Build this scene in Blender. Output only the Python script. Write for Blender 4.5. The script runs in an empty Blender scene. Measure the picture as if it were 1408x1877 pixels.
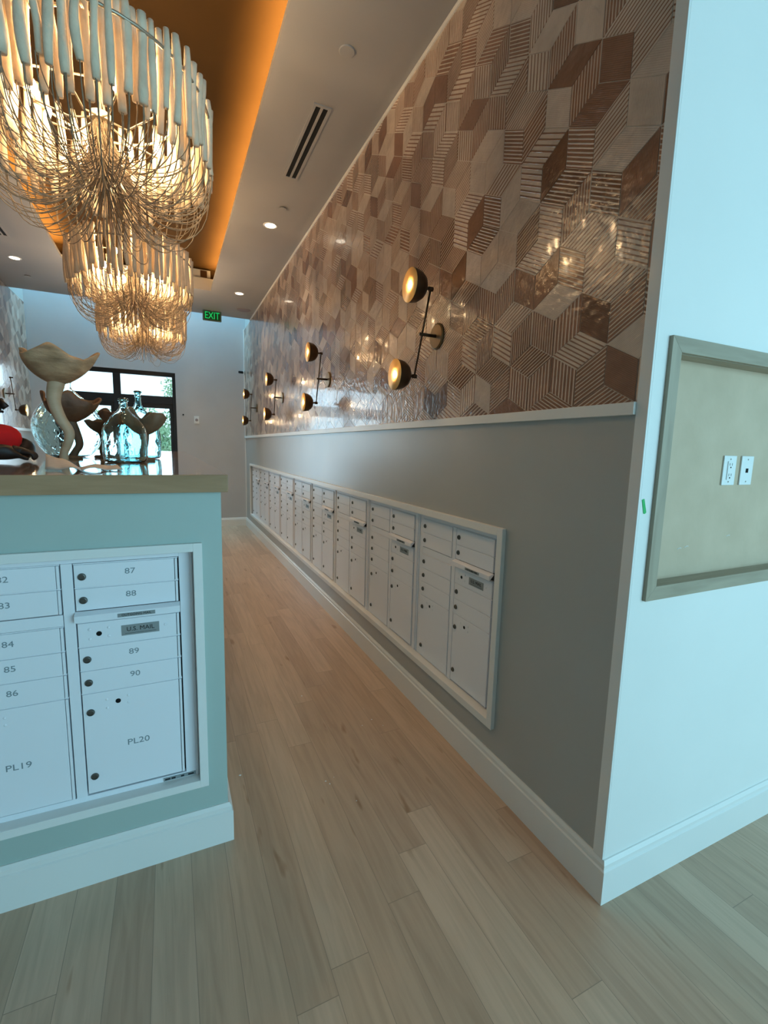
import bpy, math, random
from mathutils import Vector, Matrix
random.seed(7)
R = math.radians
col = bpy.context.scene.collection
scn = bpy.context.scene

# ------------------------------------------------------------------ camera, world, lights, exposure
CAMH = 1.56
XW, Y0, YF, XL, ZC = 1.326, 0.957, 9.198, -1.979, 3.669      # right wall, front wall, far wall, left wall, ceiling
XFAR, YB = 6.5, -4.6
YCE = 8.43                                                    # the ceiling stops here, a light slot follows
TX0, TX1, TY0, TY1 = -1.07, 0.60, 1.3, 7.18                   # ceiling tray opening

def setup_camera():
    yaw, pitch, roll, f = -.4358, -.1375, .0254, 843.92
    cy, sy, cp, sp, cr, sr = math.cos(yaw), math.sin(yaw), math.cos(pitch), math.sin(pitch), math.cos(roll), math.sin(roll)
    fwd = Vector((-sy*cp, cy*cp, sp)); right = Vector((cy, sy, 0)); up = right.cross(fwd)
    r = right*cr + up*sr; u = -right*sr + up*cr
    cam = bpy.data.cameras.new('camera'); o = bpy.data.objects.new('camera', cam); col.objects.link(o)
    m = Matrix((( r.x, u.x, -fwd.x, 0), (r.y, u.y, -fwd.y, 0), (r.z, u.z, -fwd.z, CAMH), (0, 0, 0, 1)))
    o.matrix_world = m
    cam.sensor_fit = 'VERTICAL'; cam.sensor_height = 36; cam.lens = f/1877*36
    cam.clip_start = .05; cam.clip_end = 300
    scn.camera = o
setup_camera()
scn.view_settings.view_transform = 'Standard'
scn.view_settings.look = 'None'
scn.view_settings.gamma = 1
scn.view_settings.exposure = 0.0

W = bpy.data.worlds.new('world'); scn.world = W; W.use_nodes = True
W.node_tree.nodes['Background'].inputs[0].default_value = (.62, .86, 1.0, 1)
W.node_tree.nodes['Background'].inputs[1].default_value = 2.2

def area(name, loc, rot, sx, sy, power, colr):
    l = bpy.data.lights.new(name, 'AREA'); l.shape = 'RECTANGLE'; l.size = sx; l.size_y = sy; l.energy = power; l.color = colr
    o = bpy.data.objects.new(name, l); o.location = loc; o.rotation_euler = rot; col.objects.link(o); return o
COOL = (.34, .80, 1.0)
area('daylight_front_window', (3.75, YB-.12, 2.0), (R(90), 0, 0), 4.9, 3.0, 262, COOL)
area('daylight_far_window', (-.775, YF+.55, 1.9), (R(-78), 0, 0), 1.9, 2.6, 120, (.62, .82, 1.0))
area('daylight_slot', (-.33, 8.82, 5.3), (0, 0, 0), 3.0, .7, 100, (.28, .74, 1.0))

# ------------------------------------------------------------------ mesh helpers
class MB:
    def __init__(s): s.v = []; s.f = []
    def add(s, vs, fs):
        b = len(s.v); s.v += [tuple(v) for v in vs]; s.f += [tuple(b+i for i in f) for f in fs]; return s
    def box(s, x0, x1, y0, y1, z0, z1):
        return s.add([(x0,y0,z0),(x1,y0,z0),(x1,y1,z0),(x0,y1,z0),(x0,y0,z1),(x1,y0,z1),(x1,y1,z1),(x0,y1,z1)],
                     [(0,3,2,1),(4,5,6,7),(0,1,5,4),(1,2,6,5),(2,3,7,6),(3,0,4,7)])
    def tube(s, pts, rad, n=8, caps=True):
        pts = [Vector(p) for p in pts]; m = len(pts)
        rads = rad if isinstance(rad, (list, tuple)) else [rad]*m
        t0 = (pts[1]-pts[0]).normalized()
        ref = Vector((0,0,1)) if abs(t0.z) < .9 else Vector((1,0,0))
        a = t0.cross(ref).normalized(); rings = []
        for i in range(m):
            t = (pts[min(i+1, m-1)]-pts[max(i-1, 0)]).normalized()
            a = (a - t*a.dot(t)).normalized(); b = t.cross(a)
            rings.append([pts[i] + (a*math.cos(2*math.pi*k/n) + b*math.sin(2*math.pi*k/n))*rads[i] for k in range(n)])
        vs = [v for r in rings for v in r]; fs = []
        for i in range(m-1):
            for k in range(n):
                fs.append((i*n+k, i*n+(k+1) % n, (i+1)*n+(k+1) % n, (i+1)*n+k))
        if caps: fs += [tuple(range(n))[::-1], tuple((m-1)*n+k for k in range(n))]
        return s.add(vs, fs)
    def lathe(s, prof, c=(0,0,0), n=32, axis='Z', sq=1.0):
        c = Vector(c); vs = []; m = len(prof)
        for r_, h in prof:
            for k in range(n):
                a = 2*math.pi*k/n; x, y = r_*math.cos(a), r_*math.sin(a)*sq
                p = Vector((x, y, h)) if axis == 'Z' else Vector((h, x, y)) if axis == 'X' else Vector((x, h, y))
                vs.append(c+p)
        fs = [(i*n+k, i*n+(k+1) % n, (i+1)*n+(k+1) % n, (i+1)*n+k) for i in range(m-1) for k in range(n)]
        if prof[0][0] > 1e-6: fs.append(tuple(range(n))[::-1])
        if prof[-1][0] > 1e-6: fs.append(tuple((m-1)*n+k for k in range(n)))
        return s.add(vs, fs)
    def ball(s, c, r, n=16, m=10, sc=(1,1,1)):
        prof = [(math.sin(math.pi*i/m)*r, -math.cos(math.pi*i/m)*r) for i in range(m+1)]
        b = len(s.v); s.lathe([(max(p[0], 1e-7), p[1]) for p in prof], (0,0,0), n)
        for i in range(b, len(s.v)):
            v = s.v[i]; s.v[i] = (c[0]+v[0]*sc[0], c[1]+v[1]*sc[1], c[2]+v[2]*sc[2])
        return s
    def sweep(s, path, prof, closed=False):
        """2D path in plan, profile (offset to the left of travel, z); mitred corners"""
        n = len(path); P = [Vector(p) for p in path]; m = len(prof); vs = []
        for i in range(n):
            def nrm(a, b): d = (b-a).normalized(); return Vector((-d.y, d.x))
            if closed or 0 < i < n-1:
                n1 = nrm(P[i-1], P[i]); n2 = nrm(P[i], P[(i+1) % n]); k = (n1+n2)/(1+n1.dot(n2))
            elif i == 0: k = nrm(P[0], P[1])
            else: k = nrm(P[-2], P[-1])
            for o_, z in prof: vs.append((P[i].x+k.x*o_, P[i].y+k.y*o_, z))
        fs = [(i*m+j, ((i+1) % n)*m+j, ((i+1) % n)*m+(j+1) % m, i*m+(j+1) % m) for i in range(n if closed else n-1) for j in range(m)]
        if not closed: fs += [tuple(range(m))[::-1], tuple((n-1)*m+j for j in range(m))]
        return s.add(vs, fs)
    def build(s, name, mat, parent=None, smooth=False, bevel=0, segs=2):
        me = bpy.data.meshes.new(name); me.from_pydata(s.v, [], s.f); me.update()
        import bmesh
        bm = bmesh.new(); bm.from_mesh(me); bmesh.ops.recalc_face_normals(bm, faces=bm.faces)
        bm.to_mesh(me); bm.free()
        me.materials.append(mat)
        if smooth:
            for p in me.polygons: p.use_smooth = True
        o = bpy.data.objects.new(name, me); col.objects.link(o)
        if parent is not None: o.parent = parent
        if bevel:
            b = o.modifiers.new('bevel', 'BEVEL'); b.width = bevel; b.segments = segs; b.limit_method = 'ANGLE'
        return o

def thing(name, label, cat, loc=(0,0,0), rz=0, group=None):
    o = bpy.data.objects.new(name, None); col.objects.link(o); o.location = loc; o.rotation_euler = (0, 0, rz)
    o.empty_display_size = .1
    return tag(o, label, cat, group)
def tag(o, label, cat, group=None, kind=None):
    o['label'] = label; o['category'] = cat
    if group: o['group'] = group
    if kind: o['kind'] = kind
    return o
def struct(o, label=None):
    o['kind'] = 'structure'
    if label: o['label'] = label
    return o
def copy_tree(o, parent=None):
    c = o.copy(); col.objects.link(c); c.parent = parent
    for ch in o.children: copy_tree(ch, c)
    return c
def text_mesh(name, s, size, mat, parent, loc, rot=(R(90), 0, 0), ext=.0004, sx=1.0):
    cu = bpy.data.curves.new(name, 'FONT'); cu.body = s; cu.size = size; cu.extrude = ext; cu.align_x = 'CENTER'; cu.align_y = 'CENTER'
    cu.resolution_u = 3
    t = bpy.data.objects.new(name, cu); col.objects.link(t)
    dg = bpy.context.evaluated_depsgraph_get()
    me = bpy.data.meshes.new_from_object(t.evaluated_get(dg)); bpy.data.objects.remove(t)
    me.materials.clear(); me.materials.append(mat)
    o = bpy.data.objects.new(name, me); col.objects.link(o); o.parent = parent; o.location = loc; o.rotation_euler = rot; o.scale = (sx, 1, 1)
    return o

# ------------------------------------------------------------------ materials
def mat(name, base=(.8,.8,.8), rough=.5, metal=0, emit=None, es=0, coat=0, trans=0, ior=1.45, spec=None):
    m = bpy.data.materials.new(name); m.use_nodes = True; b = m.node_tree.nodes['Principled BSDF']
    b.inputs['Base Color'].default_value = (*base, 1); b.inputs['Roughness'].default_value = rough; b.inputs['Metallic'].default_value = metal
    b.inputs['IOR'].default_value = ior
    if coat: b.inputs['Coat Weight'].default_value = coat; b.inputs['Coat Roughness'].default_value = .05
    if trans: b.inputs['Transmission Weight'].default_value = trans
    if emit: b.inputs['Emission Color'].default_value = (*emit, 1); b.inputs['Emission Strength'].default_value = es
    return m
def nodes(m): return m.node_tree.nodes, m.node_tree.links, m.node_tree.nodes['Principled BSDF']
def noisy(name, c0, c1, scale=(1,1,1), rough=.5, nscale=4, bump=0, detail=4, coat=0, bscale=None, contrast=(.3,.7)):
    m = mat(name, c0, rough, coat=coat); N, L, B = nodes(m)
    tc = N.new('ShaderNodeTexCoord'); mp = N.new('ShaderNodeMapping'); mp.inputs['Scale'].default_value = scale
    no = N.new('ShaderNodeTexNoise'); no.inputs['Scale'].default_value = nscale; no.inputs['Detail'].default_value = detail
    cr = N.new('ShaderNodeValToRGB'); cr.color_ramp.elements[0].color = (*c0, 1); cr.color_ramp.elements[1].color = (*c1, 1)
    cr.color_ramp.elements[0].position, cr.color_ramp.elements[1].position = contrast
    L.new(tc.outputs['Object'], mp.inputs[0]); L.new(mp.outputs[0], no.inputs['Vector']); L.new(no.outputs['Fac'], cr.inputs[0]); L.new(cr.outputs[0], B.inputs['Base Color'])
    if bump:
        n2 = N.new('ShaderNodeTexNoise'); n2.inputs['Scale'].default_value = bscale or nscale*4; L.new(mp.outputs[0], n2.inputs['Vector'])
        bp = N.new('ShaderNodeBump'); bp.inputs['Strength'].default_value = bump; bp.inputs['Distance'].default_value = .01
        L.new(n2.outputs['Fac'], bp.inputs['Height']); L.new(bp.outputs[0], B.inputs['Normal'])
    return m

M = {}
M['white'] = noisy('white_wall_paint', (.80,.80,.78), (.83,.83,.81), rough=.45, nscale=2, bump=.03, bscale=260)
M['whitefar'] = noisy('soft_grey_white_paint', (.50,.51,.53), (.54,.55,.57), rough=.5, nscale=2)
M['trimw'] = mat('white_trim_paint', (.80,.80,.78), .32)
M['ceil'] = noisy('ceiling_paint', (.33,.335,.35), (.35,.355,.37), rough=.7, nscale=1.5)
M['sage'] = noisy('sage_paint', (.415,.42,.405), (.445,.45,.435), rough=.30, nscale=1.6, bump=.04, bscale=200)
M['sagec'] = noisy('counter_sage_paint', (.40,.50,.47), (.43,.53,.50), rough=.45, nscale=2.5)
M['tray'] = noisy('tray_gold_paint', (.046,.025,.008), (.056,.031,.011), rough=.85, nscale=1.5)
M['tray'].node_tree.nodes['Principled BSDF'].inputs['Specular IOR Level'].default_value = .1
M['alum'] = mat('white_powder_coat', (.84,.85,.90), .35)
M['gap'] = mat('dark_gap', (.06,.065,.07), .8)
M['lock'] = mat('dark_lock_metal', (.14,.14,.13), .35, .8)
M['lockc'] = mat('lock_core_metal', (.35,.34,.30), .3, .9)
M['black'] = mat('black_hole', (.004,.004,.004), .9)
M['ink'] = mat('grey_ink', (.22,.27,.30), .6)
M['inkb'] = mat('black_ink', (.01,.012,.015), .5)
M['plate'] = mat('grey_label', (.30,.33,.34), .4, .3)
M['brass'] = mat('aged_brass', (.17,.12,.06), .42, .8)
M['bronze'] = mat('dark_bronze', (.085,.05,.028), .38, .75)
M['gold'] = mat('gold_reflector', (.78,.48,.17), .5, .5)
M['bulb'] = mat('warm_bulb', (1,.8,.5), .3, emit=(1,.72,.36), es=42)
M['candle'] = mat('candle_bulb', (1,.9,.7), .3, emit=(1,.82,.55), es=38)
M['lens'] = mat('downlight_lens', (1,1,1), .3, emit=(1,.86,.66), es=9)
M['led'] = mat('cove_led', (1,.6,.2), .3, emit=(1,.5,.12), es=12)
M['blackmetal'] = mat('black_steel', (.012,.014,.017), .4, .3)
M['clay'] = noisy('whitewashed_clay', (.70,.57,.43), (.85,.72,.55), rough=.7, nscale=14, bump=.25, bscale=70)
M['cord'] = noisy('natural_cord', (.20,.15,.10), (.30,.235,.165), rough=.75, nscale=60)
M['ring'] = mat('chandelier_metal', (.42,.38,.31), .4, .7)
M['exitg'] = mat('exit_green', (.01,.25,.06), .4, emit=(.0,.55,.12), es=.9)
M['exitp'] = mat('exit_panel', (.01,.09,.03), .3)
M['exitframe'] = mat('exit_housing', (.10,.15,.13), .4)
M['tape'] = mat('green_tape', (.02,.45,.12), .5)
M['outlet'] = mat('white_plastic', (.80,.82,.82), .3)
M['speaker'] = mat('grille_grey', (.28,.25,.27), .8)
M['paper'] = noisy('printed_paper', (.52,.46,.41), (.66,.60,.55), rough=.6, nscale=60, scale=(1,4,1))
M['skin'] = mat('dark_skin', (.016,.008,.006), .5)
M['hair'] = mat('black_hair', (.006,.005,.005), .75)
M['shirt'] = noisy('red_shirt', (.55,.004,.006), (.68,.01,.01), rough=.85, nscale=8, bump=.1)
M['trouser'] = mat('dark_trousers', (.02,.022,.03), .9)
M['leaf'] = noisy('leaf_green', (.16,.30,.16), (.32,.48,.28), rough=.7, nscale=3)
M['bark'] = noisy('bark', (.07,.05,.035), (.14,.10,.07), rough=.9, nscale=5)
M['pavement'] = noisy('pavement', (.50,.50,.48), (.58,.58,.56), rough=.9, nscale=.6)
M['panelboard'] = noisy('unpainted_board', (.53,.41,.29), (.60,.47,.34), rough=.7, nscale=7, bump=.08)

def wood(name, c0, c1, rough, coat=0, along='X', fine=9, edges=(.25,.75)):
    sc = {'X': (.9, fine, fine), 'Y': (fine, .9, fine), 'Z': (fine, fine, .9)}[along]
    m = mat(name, c0, rough, coat=coat); N, L, B = nodes(m)
    tc = N.new('ShaderNodeTexCoord'); mp = N.new('ShaderNodeMapping'); mp.inputs['Scale'].default_value = sc
    no = N.new('ShaderNodeTexNoise'); no.inputs['Scale'].default_value = 3.5; no.inputs['Detail'].default_value = 7; no.inputs['Distortion'].default_value = .5
    cr = N.new('ShaderNodeValToRGB'); cr.color_ramp.elements[0].color = (*c0, 1); cr.color_ramp.elements[1].color = (*c1, 1)
    cr.color_ramp.elements[0].position, cr.color_ramp.elements[1].position = edges
    L.new(tc.outputs['Object'], mp.inputs[0]); L.new(mp.outputs[0], no.inputs['Vector']); L.new(no.outputs['Fac'], cr.inputs[0]); L.new(cr.outputs[0], B.inputs['Base Color'])
    return m
M['oakx'] = wood('pale_oak_x', (.30,.25,.18), (.42,.36,.27), .45)
M['oakz'] = wood('pale_oak_z', (.30,.25,.18), (.42,.36,.27), .45, along='Z')
M['top'] = wood('oak_worktop', (.31,.185,.10), (.46,.285,.165), .10, coat=.6, along='X', fine=6)
M['mushA'] = noisy('pale_carved_wood', (.25,.145,.075), (.56,.37,.215), rough=.6, nscale=9, scale=(1,1,3), bump=.3, detail=8)
M['stalkA'] = noisy('pale_stalk_wood', (.48,.34,.215), (.62,.47,.32), rough=.55, nscale=6, scale=(1,1,3))
M['mushB'] = noisy('rust_carved_wood', (.09,.042,.022), (.20,.105,.055), rough=.55, nscale=9, bump=.3, detail=8)
M['mushC'] = noisy('brown_carved_wood', (.10,.07,.042), (.20,.145,.09), rough=.55, nscale=9, bump=.3, detail=8)

def glass(name, tint, rough=.02, bump=.35, bs=7):
    m = mat(name, tint, rough, trans=1, ior=1.45); N, L, B = nodes(m)
    tc = N.new('ShaderNodeTexCoord'); n = N.new('ShaderNodeTexNoise'); n.inputs['Scale'].default_value = bs; n.inputs['Detail'].default_value = 2
    v = N.new('ShaderNodeTexVoronoi'); v.inputs['Scale'].default_value = bs*4
    mx = N.new('ShaderNodeMath'); mx.operation = 'MULTIPLY_ADD'; mx.inputs[1].default_value = .12
    bp = N.new('ShaderNodeBump'); bp.inputs['Strength'].default_value = bump; bp.inputs['Distance'].default_value = .03
    L.new(tc.outputs['Object'], n.inputs['Vector']); L.new(tc.outputs['Object'], v.inputs['Vector']); L.new(v.outputs['Distance'], mx.inputs[0]); L.new(n.outputs['Fac'], mx.inputs[2])
    L.new(mx.outputs[0], bp.inputs['Height']); L.new(bp.outputs[0], B.inputs['Normal'])
    return m
M['glass'] = glass('aqua_handblown_glass', (.80,.97,.98))
M['glassb'] = glass('blue_handblown_glass', (.58,.93,.97))

def pane_mat():
    m = bpy.data.materials.new('window_glass'); m.use_nodes = True; N, L = m.node_tree.nodes, m.node_tree.links
    for n in list(N): N.remove(n)
    o = N.new('ShaderNodeOutputMaterial'); t = N.new('ShaderNodeBsdfTransparent'); g = N.new('ShaderNodeBsdfGlossy'); mx = N.new('ShaderNodeMixShader'); fr = N.new('ShaderNodeFresnel')
    g.inputs['Roughness'].default_value = .01; t.inputs[0].default_value = (.93,.98,.98,1)
    L.new(fr.outputs[0], mx.inputs[0]); L.new(t.outputs[0], mx.inputs[1]); L.new(g.outputs[0], mx.inputs[2]); L.new(mx.outputs[0], o.inputs[0])
    return m
M['pane'] = pane_mat()

def floor_mat():
    m = mat('pale_plank_floor', (.4,.33,.26), .34); N, L, B = nodes(m)
    def math_(op, a=None, b=None, c=None):
        n = N.new('ShaderNodeMath'); n.operation = op
        for i, x in enumerate((a, b, c)):
            if x is None: continue
            if isinstance(x, (int, float)): n.inputs[i].default_value = x
            else: L.new(x, n.inputs[i])
        return n.outputs[0]
    tc = N.new('ShaderNodeTexCoord'); sp = N.new('ShaderNodeSeparateXYZ'); L.new(tc.outputs['Object'], sp.inputs[0])
    w = .1222; ln = 1.35
    u = math_('DIVIDE', math_('ADD', sp.outputs[0], 10+.0005), w); iu = math_('FLOOR', u); fu = math_('SUBTRACT', u, iu)
    wn = N.new('ShaderNodeTexWhiteNoise'); wn.noise_dimensions = '1D'; L.new(iu, wn.inputs['W'])
    v = math_('ADD', math_('DIVIDE', sp.outputs[1], ln), math_('MULTIPLY', wn.outputs['Value'], 7.3)); iv = math_('FLOOR', v); fv = math_('SUBTRACT', v, iv)
    cb = N.new('ShaderNodeCombineXYZ'); L.new(iu, cb.inputs[0]); L.new(iv, cb.inputs[1])
    w2 = N.new('ShaderNodeTexWhiteNoise'); w2.noise_dimensions = '3D'; L.new(cb.outputs[0], w2.inputs['Vector'])
    # grain, shifted per plank
    ad = N.new('ShaderNodeVectorMath'); ad.operation = 'MULTIPLY_ADD'; L.new(w2.outputs['Color'], ad.inputs[0]); ad.inputs[1].default_value = (13, 17, 5)
    L.new(tc.outputs['Object'], ad.inputs[2])
    mp = N.new('ShaderNodeMapping'); mp.inputs['Scale'].default_value = (22, 1.5, 1); L.new(ad.outputs[0], mp.inputs[0])
    no = N.new('ShaderNodeTexNoise'); no.inputs['Scale'].default_value = 1.6; no.inputs['Detail'].default_value = 8; no.inputs['Distortion'].default_value = .8; L.new(mp.outputs[0], no.inputs['Vector'])
    cr = N.new('ShaderNodeValToRGB'); e = cr.color_ramp.elements
    e[0].position = 0; e[0].color = (.50,.355,.255,1); e[1].position = 1; e[1].color = (.63,.47,.35,1)
    k = e.new(.5); k.color = (.57,.415,.30,1)
    L.new(w2.outputs['Value'], cr.inputs[0])
    g = N.new('ShaderNodeValToRGB'); g.color_ramp.elements[0].position = .30; g.color_ramp.elements[0].color = (.84,.82,.79,1); g.color_ramp.elements[1].position = .62; g.color_ramp.elements[1].color = (1.03,1.02,1.0,1)
    L.new(no.outputs['Fac'], g.inputs[0])
    m1 = N.new('ShaderNodeMixRGB'); m1.blend_type = 'MULTIPLY'; m1.inputs[0].default_value = 1; L.new(cr.outputs[0], m1.inputs[1]); L.new(g.outputs[0], m1.inputs[2])
    # small dark knots
    k2 = N.new('ShaderNodeMapping'); k2.inputs['Scale'].default_value = (16, 3.2, 1); L.new(ad.outputs[0], k2.inputs[0])
    vo = N.new('ShaderNodeTexNoise'); vo.inputs['Scale'].default_value = 1.0; vo.inputs['Detail'].default_value = 2; L.new(k2.outputs[0], vo.inputs['Vector'])
    kr = N.new('ShaderNodeValToRGB'); kr.color_ramp.elements[0].position = .68; kr.color_ramp.elements[0].color = (1,1,1,1); kr.color_ramp.elements[1].position = .76; kr.color_ramp.elements[1].color = (.66,.56,.48,1)
    L.new(vo.outputs['Fac'], kr.inputs[0])
    m1b = N.new('ShaderNodeMixRGB'); m1b.blend_type = 'MULTIPLY'; m1b.inputs[0].default_value = 1; L.new(m1.outputs[0], m1b.inputs[1]); L.new(kr.outputs[0], m1b.inputs[2])
    seam = math_('MAXIMUM', math_('LESS_THAN', fu, .014), math_('LESS_THAN', fv, .0016))
    m2 = N.new('ShaderNodeMixRGB'); L.new(seam, m2.inputs[0]); L.new(m1b.outputs[0], m2.inputs[1]); m2.inputs[2].default_value = (.32,.24,.175,1)
    L.new(m2.outputs[0], B.inputs['Base Color'])
    bp = N.new('ShaderNodeBump'); bp.inputs['Strength'].default_value = .12; bp.inputs['Distance'].default_value = .004; L.new(no.outputs['Fac'], bp.inputs['Height']); L.new(bp.outputs[0], B.inputs['Normal'])
    return m
M['floor'] = floor_mat()

def tile_mat():
    m = mat('glazed_relief_tile', (.5,.4,.3), .2, coat=.25); N, L, B = nodes(m)
    def attr(n): a = N.new('ShaderNodeAttribute'); a.attribute_name = n; return a
    A, Bc, UV = attr('tone_a'), attr('tone_b'), attr('stripes')
    sp = N.new('ShaderNodeSeparateXYZ'); L.new(UV.outputs['Vector'], sp.inputs[0])
    fr = N.new('ShaderNodeMath'); fr.operation = 'FRACT'; L.new(sp.outputs[0], fr.inputs[0])
    pg = N.new('ShaderNodeMath'); pg.operation = 'PINGPONG'; L.new(sp.outputs[0], pg.inputs[0]); pg.inputs[1].default_value = .5
    cr = N.new('ShaderNodeValToRGB'); cr.color_ramp.elements[0].position = .30; cr.color_ramp.elements[1].position = .37
    L.new(pg.outputs[0], cr.inputs[0])
    mx = N.new('ShaderNodeMixRGB'); L.new(cr.outputs[0], mx.inputs[0]); L.new(A.outputs['Color'], mx.inputs[1]); L.new(Bc.outputs['Color'], mx.inputs[2])
    tc = N.new('ShaderNodeTexCoord'); no = N.new('ShaderNodeTexNoise'); no.inputs['Scale'].default_value = 14; no.inputs['Detail'].default_value = 5; L.new(tc.outputs['Object'], no.inputs['Vector'])
    c2 = N.new('ShaderNodeValToRGB'); c2.color_ramp.elements[0].position = .3; c2.color_ramp.elements[0].color = (.86,.84,.82,1); c2.color_ramp.elements[1].position = .7; c2.color_ramp.elements[1].color = (1.06,1.05,1.04,1)
    L.new(no.outputs['Fac'], c2.inputs[0])
    m2 = N.new('ShaderNodeMixRGB'); m2.blend_type = 'MULTIPLY'; m2.inputs[0].default_value = 1; L.new(mx.outputs[0], m2.inputs[1]); L.new(c2.outputs[0], m2.inputs[2]); L.new(m2.outputs[0], B.inputs['Base Color'])
    ml = N.new('ShaderNodeMath'); ml.operation = 'MULTIPLY'; L.new(cr.outputs[0], ml.inputs[0]); L.new(sp.outputs[1], ml.inputs[1])
    b1 = N.new('ShaderNodeBump'); b1.inputs['Strength'].default_value = .5; b1.inputs['Distance'].default_value = .003; L.new(ml.outputs[0], b1.inputs['Height'])
    n3 = N.new('ShaderNodeTexNoise'); n3.inputs['Scale'].default_value = 30; n3.inputs['Detail'].default_value = 2; L.new(tc.outputs['Object'], n3.inputs['Vector'])
    b2 = N.new('ShaderNodeBump'); b2.inputs['Strength'].default_value = .55; b2.inputs['Distance'].default_value = .008; L.new(n3.outputs['Fac'], b2.inputs['Height']); L.new(b1.outputs[0], b2.inputs['Normal'])
    L.new(b2.outputs[0], B.inputs['Normal'])
    return m
M['tile'] = tile_mat()
M['grout'] = mat('pale_grout', (.58,.50,.43), .7)

# ------------------------------------------------------------------ setting
f = MB().box(XL, XFAR, YB, YF, -.1, 0).build('floor', M['floor']); struct(f, 'pale wide plank wooden floor')
o = MB()
z1 = ZC+.155; zl = ZC+.04
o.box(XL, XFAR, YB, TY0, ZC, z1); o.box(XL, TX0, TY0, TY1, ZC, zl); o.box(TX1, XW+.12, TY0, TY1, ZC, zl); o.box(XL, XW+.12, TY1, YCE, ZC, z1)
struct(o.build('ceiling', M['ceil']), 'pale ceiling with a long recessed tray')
CV = .26; ZT = 3.965
o = MB()
o.box(TX0-CV, TX1+CV, TY0-CV, TY1+CV, ZT, ZT+.06)
o.box(TX0-CV-.04, TX0-CV, TY0-CV, TY1+CV, zl, ZT+.06); o.box(TX1+CV, TX1+CV+.04, TY0-CV, TY1+CV, zl, ZT+.06)
o.box(TX0-CV, TX1+CV, TY0-CV-.04, TY0-CV, z1, ZT+.06); o.box(TX0-CV, TX1+CV, TY1+.06, TY1+.10, z1, ZT+.06)
struct(o.build('ceiling_tray', M['tray']), 'gold-painted tray in the ceiling, lit from its edges')
# cove LED strips along both long edges of the tray
for x, s in ((TX0-.10, -1), (TX1+.10, 1)):
    st = MB().box(x-.008, x+.008, TY0, TY1-.02, zl, zl+.01).build('cove_light_strip', M['led'])
    tag(st, 'warm light strip hidden behind the %s lip of the ceiling tray' % ('left' if s < 0 else 'right'), 'light strip', 'cove light strips')
    ca = area('cove_light', (x, (TY0+TY1)/2, zl+.02), (R(180), 0, 0), .03, TY1-TY0-.05, 78 if s > 0 else 88, (1, .55, .17)); ca.data.spread = R(112)
# light slot shaft at the far wall
o = MB(); o.box(XL, XW+.12, YCE, YCE+.03, z1, 5.4)
struct(o.build('trim_1', M['ceil']), 'ceiling edge above the light slot')
# left wall
o = MB().box(XL-.15, XL, YB, YF, 0, 5.4); struct(o.build('wall_left', M['sage']), 'left wall, sage painted below the tiles')
# far wall with the glazed door opening
DX0, DX1, DZ = -1.69, .135, 2.783
o = MB(); o.box(XL-.15, DX0, YF, YF+.15, 0, 5.4); o.box(DX1, XW+.3, YF, YF+.15, 0, 5.4); o.box(DX0, DX1, YF, YF+.15, DZ, 5.4)
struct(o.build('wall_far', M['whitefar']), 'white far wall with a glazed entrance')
# wall behind the camera with its big window opening, wall closing the foreground on the right
o = MB(); o.box(XL-.15, 1.3, YB-.1, YB, 0, 3.7); o.box(6.2, XFAR+.1, YB-.1, YB, 0, 3.7); o.box(1.3, 6.2, YB-.1, YB, 0, .5); o.box(1.3, 6.2, YB-.1, YB, 3.5, 3.7)
struct(o.build('wall_back', M['white']))
o = MB()
for x in (1.3, 2.5, 3.75, 5.0, 6.14): o.box(x, x+.06, YB-.08, YB-.02, .5, 3.5)
struct(o.build('window_2', M['blackmetal']))
struct(MB().box(XFAR, XFAR+.1, YB, Y0, 0, 3.7).build('wall_side', M['white']))
# right wall with the long mailbox opening
MY0, MY1, MZ0, MZ1 = 1.612, 8.60, .300, 1.190
o = MB()
o.box(XW, XW+.12, Y0+.02, MY0, 0, ZC+.0); o.box(XW, XW+.12, MY1, YF, 0, ZC); o.box(XW, XW+.12, MY0, MY1, 0, MZ0); o.box(XW, XW+.12, MY0, MY1, MZ1, ZC)
o.box(XW+.10, XW+.13, MY0, MY1, MZ0, MZ1); o.box(XW+.02, XW+.12, YCE, YF, ZC, 5.4)
struct(o.build('wall_right', M['sage']), 'long right wall painted sage below the rail')
# front wall (bright) with the recess opening
BX0, BX1, BZ0, BZ1 = 1.419, 2.63, 1.121, 1.880
o = MB()
o.box(XW, BX0, Y0, Y0+.02, 0, ZC); o.box(BX1, XFAR, Y0, Y0+.02, 0, ZC); o.box(BX0, BX1, Y0, Y0+.02, 0, BZ0); o.box(BX0, BX1, Y0, Y0+.02, BZ1, ZC)
struct(o.build('wall_front', M['white']), 'bright white wall facing the camera at the right')
# baseboards
prof = [(0,0),(.018,0),(.018,.126),(.0125,.131),(.0125,.147),(.005,.160),(0,.160)]
flip = [(-a, b) for a, b in prof]
def base(name, path, a, b, pr=prof):
    """one mitred run of baseboard: segment a-b of the path"""
    mb = MB().sweep(path, pr); m = len(pr)
    keep = range(a*m, (b+1)*m); vs = [mb.v[i] for i in keep]; n = b-a+1
    fs = [(i*m+j, (i+1)*m+j, (i+1)*m+(j+1) % m, i*m+(j+1) % m) for i in range(n-1) for j in range(m)] + [tuple(range(m))[::-1], tuple((n-1)*m+j for j in range(m))]
    return MB().add(vs, fs).build(name, M['trimw'])
pth = [(XFAR, Y0), (XW, Y0), (XW, YF), (DX1, YF)]
struct(base('baseboard_front', pth, 0, 1)); struct(base('baseboard_right', pth, 1, 2)); struct(base('baseboard_far', pth, 2, 3))
struct(base('baseboard_left', [(XL, YF), (XL, YB)], 0, 1))
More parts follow.
